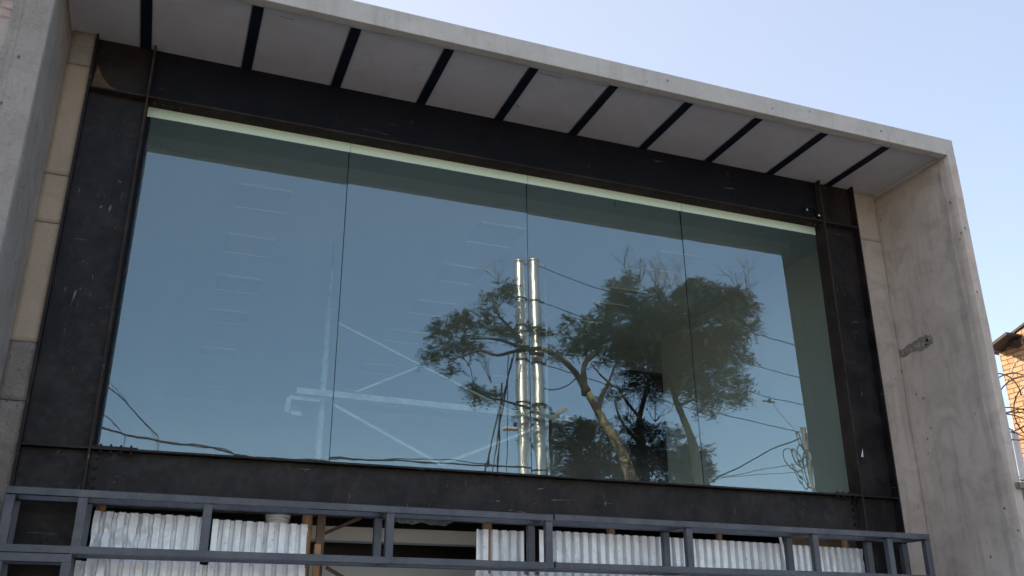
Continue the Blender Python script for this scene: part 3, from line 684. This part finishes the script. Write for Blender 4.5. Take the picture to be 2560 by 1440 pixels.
# ================================================================== across the street (seen mirrored in the glass)
KP = 15.0
def upole(u, v, label, seed):
    top = rp(u, v, KP); g = thing('utility_pole', label, 'utility pole', (top.x, -KP, G-.13), 'tall galvanised utility poles')
    zt_ = top.z; H = zt_-G; n = 12
    b = MB(); segs = 7; rad = lambda z: .195-.035*(z-G)/H
    b.tube([(top.x, -KP, G-.2+(zt_-G+.2)*k/segs) for k in range(segs+1)], [rad(G-.2+(zt_-G+.2)*k/segs) for k in range(segs+1)], 28, False, True)
    for k in range(1, segs):
        z0 = G-.2+(zt_-G+.2)*k/segs; b.tube([(top.x, -KP, z0-.02), (top.x, -KP, z0+.02)], rad(z0)+.008, 28, False, True)
    b.build('shaft', M['pole'], g)
    b = MB(); b.cyl(top.x, -KP, zt_-.06, zt_+.03, .19, 24); b.cyl(top.x, -KP, zt_+.03, zt_+.06, .11, 16); b.build('cap', M['pole'], g)
    for vv in (752, 818, 905, 1010):
        z = rp(u, vv, KP).z; b = MB(); b.cyl(top.x, -KP, z-.022, z+.022, rad(z)+.02, 20, None, False); b.tube([(top.x+.12, -KP, z), (top.x+.30, -KP, z+.02)], .03, 8); b.build('clamp', M['bark_dark'], g)
    b = MB(); z = G+3; k = 0
    while z < zt_-.3:
        s_ = 1 if k % 2 else -1; k += 1
        b.tube([(top.x+s_*rad(z), -KP+.03, z), (top.x+s_*(rad(z)+.09), -KP+.03, z)], .014, 6); z += .38
    b.build('step_bolts', M['lampbody'], g)
    return top
pA = upole(1294, 656, 'left of the two tall silver utility poles mirrored in the glass', 1)
pB = upole(1336, 649, 'right of the two tall silver utility poles mirrored in the glass', 2)
def cat_wire(a, c, sag, r, mat, name, label, cat='cable', group=None, n=24, wob=0):
    a, c = Vector(a), Vector(c); pts = []
    for k in range(n+1):
        t = k/n; p = a.lerp(c, t); p.z -= 4*sag*t*(1-t); p += Vector((0, wob*sin(t*40), wob*cos(t*31))); pts.append(p)
    b = MB(); b.tube(pts, r, 6); return tag(b.build(name, M[mat]), label, cat, group)
for k, (v0, e, nm) in enumerate(((664, (1997, 818), 'topmost'), (752, (1997, 893), 'second'), (818, (2007, 962), 'third'), (905, (2015, 1030), 'lowest'))):
    A = rp(1350, v0, KP); B_ = rp(*e, KP+1); B2 = B_+(B_-A)*1.6
    cat_wire(A, B2, .9, .014, 'cable', 'power_line', nm+' power line running right from the silver poles', 'power line', 'power lines on the silver poles')
    C_ = rp(1294, v0, KP)
    b = MB(); b.tube([C_, A], .018, 6); tag(b.build('jumper_wire', M['cable']), nm+' short wire linking the two silver poles', 'wire', 'short wires between the silver poles')
for k, (a, c, nm) in enumerate((((1283, 880), (1197, 1215), 'leftmost'), ((1275, 900), (1217, 1215), 'second from left'), ((1250, 960), (1237, 1215), 'third from left'), ((1266, 880), (1262, 1215), 'rightmost'))):
    b = MB(); b.tube([rp(*a, KP-.5), rp(*c, KP-1.5)], .022 if k < 3 else .012, 6); tag(b.build('guy_wire', M['cable']), nm+' of the steep stay wires left of the silver poles', 'stay wire', 'stay wires beside the silver poles')
for (a, c, nm) in (((1440, 790), (1350, 830), 'upper'), ((1450, 935), (1350, 962), 'lower')):
    cat_wire(rp(*a, KP-1), rp(*c, KP), .25, .018, 'cable', 'drop_cable', nm+' dark drop cable sagging between the poles and the big tree', 'cable', 'drop cables at the silver poles')
# cables over the near street
def px_cable(pix, k, r, label, mat='cable', kk=None):
    pts = [rp(u, v, k) for u, v in pix]; out = []
    for i in range(len(pts)-1):
        p0 = pts[max(i-1, 0)]; p1 = pts[i]; p2 = pts[i+1]; p3 = pts[min(i+2, len(pts)-1)]
        for s_ in range(5):
            t = s_/5; out.append(.5*((2*p1)+(p2-p0)*t+(2*p0-5*p1+4*p2-p3)*t*t+(3*p1-p0-3*p2+p3)*t**3))
    out.append(pts[-1]); b = MB(); b.tube(out, r, 7); return tag(b.build('overhead_cable', M[mat]), label, 'cable', 'overhead cables across the street')
px_cable([(120, 1010), (255, 1060), (330, 1082), (400, 1096), (450, 1106), (500, 1107), (560, 1119), (600, 1130), (640, 1136), (720, 1141), (830, 1146), (950, 1152), (1100, 1160), (1250, 1168), (1400, 1172)], 11, .020, 'thick black overhead cable along the foot of the glass')
px_cable([(120, 1004), (255, 1062), (330, 1080), (400, 1094), (450, 1104), (500, 1112), (560, 1114), (600, 1132), (700, 1142), (830, 1150), (1000, 1150), (1120, 1151), (1190, 1160), (1300, 1172)], 11.1, .012, 'thin cable twisted round the thick black overhead cable')
px_cable([(230, 935), (268, 958), (320, 1000), (360, 1045), (395, 1080), (402, 1100), (400, 1125), (404, 1150)], 11.3, .012, 'cable hanging steeply at the lower left of the glass')
px_cable([(240, 925), (275, 950), (310, 985), (350, 1035), (390, 1085), (395, 1150)], 11.6, .006, 'thinnest cable hanging steeply at the lower left of the glass')
px_cable([(235, 1015), (256, 1026), (280, 1042), (305, 1072), (316, 1082), (314, 1110), (318, 1150)], 11.2, .010, 'short hooked cable in the lower left corner of the glass')
px_cable([(1760, 1215), (1785, 1200), (1850, 1168), (1920, 1130), (1998, 1097)], 13, .020, 'bare cable rising to the white pole at the lower right')
px_cable([(1800, 1196), (1860, 1186), (1920, 1172), (2010, 1163)], 14, .010, 'faint thin cable below the bare cable at lower right')
px_cable([(1780, 1200), (1880, 1190), (1960, 1185), (2015, 1183)], 14.5, .008, 'faintest level cable near the lower right of the glass')
px_cable([(1930, 1012), (1960, 1050), (1990, 1090)], 14, .006, 'fine string slanting to the top of the white pole')
# spacer on the lowest line
q = rp(1922, 1007, 16); sp = thing('line_spacer', 'pale spreader hanging on the lowest power line', 'spacer', q)
b = MB(); b.bar(q-Vector((.28, 0, 0)), q+Vector((.22, 0, -.02)), .05, .05); b.build('bar', M['wire'], sp)
b = MB(); b.tube([q+Vector((0, 0, -.06)), q+Vector((0, 0, .1))], .05, 8); b.build('clamp', M['cable'], sp)
# white concrete pole with razor wire, right
t0 = rp(2003, 1072, 14); t1 = rp(2034, 1235, 14)
g = thing('fence_pole', 'whitish concrete pole wrapped in razor wire at the lower right', 'pole', (t1.x, -14, G-.13))
b = MB(); d = (t1-t0).normalized(); t2 = t0+d*((G-.2-t0.z)/d.z); b.tube([t2, t0], [.11, .075], 10, True, False); b.build('shaft', M['rough_concrete'], g)
b = MB(); b.bar(t0+Vector((-.1, 0, -.05)), t0+Vector((.1, 0, -.05)), .06, .1); b.build('bracket', M['wire'], g)
for k, (u, v, rad, ax, nm) in enumerate(((1990, 1150, .36, (.3, 1, .1), 'upper'), (2015, 1110, .34, (.8, 1, 0), 'tight'), (2010, 1190, .46, (.5, .8, .2), 'lower'), (2035, 1150, .3, (1, .6, 0), 'rightmost'))):
    coil('razor_wire', rp(u, v, 13.8-.1*k), ax, rad, 2.5, .22, nm+' coil of dark razor wire round the whitish pole', .017, mat='cable', seed=k+20)
# street lamps
def lamp(kind):
    if kind == 0:
        h = rp(1283, 1073, 16); g = thing('street_lamp', 'flat street lamp pointing left on a curved arm before the silver poles', 'street lamp', (rp(1372, 1180, 16).x, -16, G-.13), 'street lamps')
        foot = rp(1372, 1200, 16)
        b = MB(); b.tube([(foot.x, -16, G-.2), (foot.x, -16, foot.z), rp(1362, 1150, 16), rp(1335, 1115, 16), rp(1300, 1080, 16)], [.07, .06, .045, .04, .035], 10); b.build('post', M['wire'], g)
        b = MB(); b.bar(rp(1252, 1074, 16), rp(1306, 1076, 16), .26, .07); b.build('lamp_head', M['lens'], g, .02)
        b = MB(); c = rp(1283, 1068, 16); b.cyl(c.x, c.y, c.z, c.z+.1, .05, 12); b.build('photocell', M['cable'], g)
    else:
        foot = rp(1383, 1200, 15); t_ = rp(1385, 1050, 15)
        g = thing('street_lamp', 'tilted flood lamp on a dark post between the poles and the tree', 'street lamp', (foot.x, -15, G-.13), 'street lamps')
        b = MB(); b.tube([(foot.x, -15, G-.2), (foot.x, -15, t_.z)], [.07, .045], 10); b.build('post', M['bark_dark'], g)
        a = rp(1380, 1040, 15); c = rp(1414, 1022, 15)
        b = MB(); b.bar(a, c, .3, .13); b.build('lamp_head', M['lampbody'], g, .02)
        b = MB(); b.bar(a+Vector((.03, .0, -.07)), c+Vector((-.03, 0, -.07)), .22, .03); b.build('lens', M['lens'], g)
lamp(0); lamp(1)
b = MB(); b.box(-60, 60, -27.2, -27, G-.13, 1.4); b.box(-60, 60, -27.25, -26.95, 1.4, 1.48)
tag(b.build('reflector_wall', M['plaster']), 'unseen low white wall across the street, added for the metal to reflect', 'wall')  # out of view, added so the metal has something pale to reflect

# ---- trees
def branch(b, pix, k, radii, dk=0):
    pts = [rp(u, v, k+dk*i/(len(pix)-1)) for i, (u, v) in enumerate(pix)]; out = []; rr = []
    for i in range(len(pts)-1):
        p0 = pts[max(i-1, 0)]; p1 = pts[i]; p2 = pts[i+1]; p3 = pts[min(i+2, len(pts)-1)]
        for s_ in range(4):
            t = s_/4; out.append(.5*((2*p1)+(p2-p0)*t+(2*p0-5*p1+4*p2-p3)*t*t+(3*p1-p0-3*p2+p3)*t**3)); rr.append(radii[i]+(radii[i+1]-radii[i])*t)
    out.append(pts[-1]); rr.append(radii[-1]); b.tube(out, rr, 9); return out
def twig(b, p, d, L, r, depth, rng):
    q = p; pts = [p]
    for k in range(3):
        d = (d+Vector((rng.uniform(-.35, .35), rng.uniform(-.35, .35), rng.uniform(-.2, .35)))).normalized(); q = q+d*L/3; pts.append(q)
    b.tube(pts, [r, r*.85, r*.7, r*.4], 5, False)
    if depth:
        for k in range(3): twig(b, pts[rng.randint(1, 3)], (d+Vector((rng.uniform(-.9, .9), rng.uniform(-.9, .9), rng.uniform(-.3, .8)))).normalized(), L*.65, r*.55, depth-1, rng)
    return pts
def leaf_spray(b, p, d, L, w, rng):
    "a drooping pinnate frond: a row of leaflets on both sides of a short stalk"
    side = d.cross(Vector((rng.uniform(-.4, .4), rng.uniform(-.4, .4), 1))).normalized(); n = 4
    up = side.cross(d)
    for k in range(n):
        t = (k+.5)/n; c = p+d*L*t-Vector((0, 0, .25*L*t*t))
        for s_ in (1, -1):
            e = c+side*s_*w*(1-.35*t)+d*w*.45+up*rng.uniform(-.3, .3)*w; a = c+d*w*.38
            m = (c+e)/2+d*w*.15
            vs = [b.verts.new(c), b.verts.new(a), b.verts.new(e)]
            b.faces.new(vs)
def crown(blobs, k, dens, rng, mat, parent, twm, size=.36):
    bm = bmesh.new(); tw = MB(); ntw = 0
    for (u, v, ru, rv, dk, dd) in blobs:
        c = rp(u, v, k+dk); ex = rp(u+ru, v, k+dk)-c; ez = rp(u, v-rv, k+dk)-c; rx_ = ex.length; rz = ez.length; ry = (rx_+rz)*.5
        vol = rx_*rz
        nsub = max(7, int(vol*30))
        subs = []
        for i in range(nsub):
            a = rng.uniform(0, 2*pi); ph = math.acos(rng.uniform(-1, 1)); q = rng.uniform(.3, 1.12)**.7
            subs.append((c+Vector((cos(a)*sin(ph)*rx_, sin(a)*sin(ph)*ry, cos(ph)*rz))*q, rng.uniform(.14, .27)*min(1, max(.55, rx_))))
        for s_, sr in subs:
            tp = twig(tw, c.lerp(s_, .25), (s_-c).normalized() if (s_-c).length > .05 else Vector((0, 0, 1)), (s_-c).length*.75+.1, .018, 0, rng); ntw += 1
            for j in range(int(4.2*dens*dd*(sr/.25)**2)):
                d = Vector((rng.gauss(0, 1), rng.gauss(0, 1), rng.gauss(0, .6)+.1)).normalized()
                p = s_+Vector((d.x, d.y, d.z*.5))*sr*rng.uniform(.2, 1)
                leaf_spray(bm, p, d, size*rng.uniform(.6, 1.1), size*.30, rng)
    me = bpy.data.meshes.new('crown'); bm.to_mesh(me); bm.free(); me.materials.append(mat)
    o = bpy.data.objects.new('crown', me); COL.objects.link(o); o.parent = parent; o.matrix_parent_inverse = world(parent).inverted()
    tw.build('twigs', twm, parent)
    return o
def down(p, b, r, lean=0): b.tube([(p.x+lean, p.y, G-.3), (p.x+lean*.5, p.y, (G+p.z)/2), p], [r*1.35, r*1.1, r], 12)
# tree A: mottled trunk reaching over the poles
KA = 16.0; rng = random.Random(3)
f = rp(1585, 1215, KA); tA = thing('broad_tree', 'tree with mottled yellow trunk reaching left over the silver poles', 'tree', (f.x, -KA, G-.13), 'trees mirrored in the glass')
b = MB(); down(f, b, .25, .35); branch(b, [(1585, 1215), (1552, 1120), (1510, 1050), (1470, 975)], KA, [.18, .16, .14, .12])
branch(b, [(1470, 975), (1440, 930), (1400, 893), (1355, 868)], KA, [.12, .10, .08, .065], -1.6); b.build('trunk', M['bark'], tA)
b = MB()
branch(b, [(1355, 868), (1300, 872), (1250, 855), (1200, 850), (1140, 850)], KA-1.6, [.07, .06, .045, .03, .015], 1.9)
branch(b, [(1360, 885), (1300, 878), (1240, 892), (1190, 880), (1130, 900), (1085, 885)], KA-1.5, [.06, .055, .045, .035, .02, .01], 1.5)
branch(b, [(1300, 860), (1270, 820), (1240, 790), (1225, 740)], KA-1.6, [.05, .04, .03, .015])
branch(b, [(1465, 985), (1462, 930), (1470, 900), (1500, 872), (1530, 800)], KA, [.11, .09, .08, .06, .03], .6)
branch(b, [(1495, 1035), (1505, 990), (1525, 950), (1545, 900), (1580, 850)], KA, [.09, .07, .05, .04, .02], .8)
branch(b, [(1530, 960), (1500, 930), (1480, 905)], KA+.3, [.04, .03, .02])
branch(b, [(1530, 800), (1560, 740), (1580, 690)], KA+.6, [.03, .02, .01])
branch(b, [(1390, 1045), (1340, 1030), (1290, 1015), (1230, 1000), (1190, 985)], KA-1.7, [.05, .045, .035, .025, .015])
branch(b, [(1150, 895), (1170, 920), (1175, 950), (1185, 985)], KA+.3, [.02, .015, .012, .01])
for u, v in ((1225, 960), (1600, 700), (1640, 720), (1240, 720), (1570, 680)): 
    for q in range(3): twig(b, rp(u, v, KA), Vector((rng.uniform(-.4, .4), 0, 1)), .7, .012, 2, rng)
b.build('branch', M['bark_grey'], tA)
bl = [(1228, 735, 42, 42, -1.6, 1), (1215, 790, 32, 26, -1.5, .7), (1270, 740, 24, 30, -1.6, .5), (1130, 830, 62, 42, .3, 1.0), (1100, 870, 48, 28, .0, .9), (1170, 880, 42, 18, .2, .6), (1085, 900, 30, 14, 0, .6),
      (1235, 835, 38, 22, -1.5, .9), (1290, 835, 40, 20, -1.7, .45), (1350, 828, 28, 14, -1.7, .4), (1200, 990, 40, 17, -1.6, 1), (1180, 975, 22, 10, -1.6, .7), (1130, 935, 28, 10, 0, .35), (1390, 880, 20, 16, .2, .5),
      (1575, 690, 26, 26, .6, .8), (1545, 745, 50, 34, .6, 1), (1450, 800, 38, 26, .4, 1), (1440, 850, 48, 34, .4, 1), (1500, 830, 60, 48, .7, 1), (1590, 790, 78, 56, .9, 1), (1510, 890, 60, 30, .7, .7), (1600, 870, 85, 40, 1, 1),
      (1310, 1045, 26, 8, -1.7, .3), (1380, 1050, 28, 12, -1.2, .4), (1345, 1015, 26, 8, -1.7, .3)]
crown(bl, KA, 17, rng, M['leaf'], tA, M['bark_grey'])
# tree B: right, olive
KB = 18.5; rng = random.Random(5)
f = rp(1757, 1225, KB); tB = thing('broad_tree', 'wide olive crowned tree with grey trunk, rightmost in the glass', 'tree', (f.x, -KB, G-.13), 'trees mirrored in the glass')
b = MB(); down(f, b, .22, .1); branch(b, [(1757, 1225), (1735, 1110), (1705, 1030), (1690, 990), (1675, 930)], KB, [.19, .16, .13, .12, .09]); b.build('trunk', M['bark_grey'], tB)
b = MB(); branch(b, [(1690, 990), (1730, 930), (1790, 880), (1840, 800)], KB, [.09, .07, .05, .02], -.5); branch(b, [(1675, 930), (1660, 850), (1690, 770), (1720, 720)], KB, [.09, .07, .04, .02], .5)
branch(b, [(1700, 1010), (1750, 990), (1810, 975)], KB, [.06, .04, .02])
for u, v in ((1650, 740), (1680, 720), (1700, 735), (1840, 725), (1870, 745), (1665, 760)):
    for q in range(3): twig(b, rp(u, v, KB), Vector((rng.uniform(-.4, .4), 0, 1)), .9, .014, 2, rng)
b.build('branch', M['bark'], tB)
bl = [(1745, 745, 62, 34, 0, 1), (1690, 770, 58, 42, .3, .9), (1820, 760, 60, 42, 0, 1), (1868, 780, 28, 38, 0, .7), (1760, 820, 110, 48, .2, 1), (1670, 850, 90, 55, .5, 1), (1850, 840, 42, 20, -.3, .7), (1800, 880, 66, 36, -.3, 1),
      (1845, 905, 30, 22, -.4, .7), (1740, 900, 75, 42, 0, 1), (1690, 940, 60, 40, .4, 1), (1790, 975, 66, 30, -.2, .9), (1840, 1000, 26, 20, -.2, .6), (1750, 1000, 48, 24, 0, .7), (1780, 1040, 26, 14, 0, .35), (1630, 770, 40, 40, .4, .7)]
crown(bl, KB, 13, rng, M['leaf_dry'], tB, M['bark_grey'], .42)
# tree C: between them, lower, its shadow put into a darker leaf colour
KC = 20.5; rng = random.Random(8)
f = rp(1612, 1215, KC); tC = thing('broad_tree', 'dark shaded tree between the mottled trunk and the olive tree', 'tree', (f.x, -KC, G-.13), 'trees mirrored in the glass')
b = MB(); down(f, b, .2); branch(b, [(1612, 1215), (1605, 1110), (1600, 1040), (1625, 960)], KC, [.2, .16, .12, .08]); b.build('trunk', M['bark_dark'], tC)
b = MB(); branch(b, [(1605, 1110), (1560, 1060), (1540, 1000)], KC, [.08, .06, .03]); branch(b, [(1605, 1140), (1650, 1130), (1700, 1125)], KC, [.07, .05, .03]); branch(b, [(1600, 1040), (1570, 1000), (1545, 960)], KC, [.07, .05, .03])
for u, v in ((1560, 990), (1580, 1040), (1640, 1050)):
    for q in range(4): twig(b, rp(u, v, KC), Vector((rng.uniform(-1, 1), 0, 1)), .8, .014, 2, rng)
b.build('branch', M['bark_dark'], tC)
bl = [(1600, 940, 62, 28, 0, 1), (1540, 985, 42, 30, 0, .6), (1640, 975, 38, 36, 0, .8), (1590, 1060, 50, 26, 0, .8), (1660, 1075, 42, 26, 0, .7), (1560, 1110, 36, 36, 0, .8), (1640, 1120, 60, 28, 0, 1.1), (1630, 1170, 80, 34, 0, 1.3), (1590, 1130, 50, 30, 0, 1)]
crown(bl, KC, 16, rng, M['leaf_shaded'], tC, M['bark_dark'])
# lower bushy trees
def bushy(u, v, K, bl, mat, label, seed):
    rng = random.Random(seed); f = rp(u, v, K); t_ = thing('small_tree', label, 'tree', (f.x, -K, G-.13), 'low trees mirrored at the foot of the glass')
    b = MB(); down(f, b, .13); branch(b, [(u, v), (u-6, v-50), (u-2, v-95)], K, [.13, .09, .04]); b.build('trunk', M['bark_grey'], t_)
    crown(bl, K, 18, rng, mat, t_, M['bark_dark'])
bushy(1500, 1200, 19, [(1440, 1070, 60, 26, 0, 1.2), (1420, 1110, 50, 30, 0, 1.2), (1500, 1070, 40, 24, 0, 1), (1480, 1165, 60, 34, 0, 1.3), (1540, 1170, 36, 34, 0, 1.1), (1470, 1120, 60, 36, 0, 1), (1400, 1160, 40, 26, 0, .7), (1450, 1180, 60, 24, 0, .9), (1520, 1120, 30, 40, 0, .8), (1410, 1070, 30, 16, 0, .5)], M['leaf'], 'dark green low tree right of the flood lamp', 31)
bushy(1720, 1215, 22, [(1720, 1090, 30, 26, 0, .6), (1740, 1130, 40, 30, 0, 1.1), (1725, 1165, 50, 30, 0, 1.2), (1690, 1150, 40, 30, 0, .8), (1750, 1185, 40, 26, 0, .9), (1700, 1200, 60, 20, 0, .9)], M['leaf'], 'ragged low tree under the olive tree', 33)
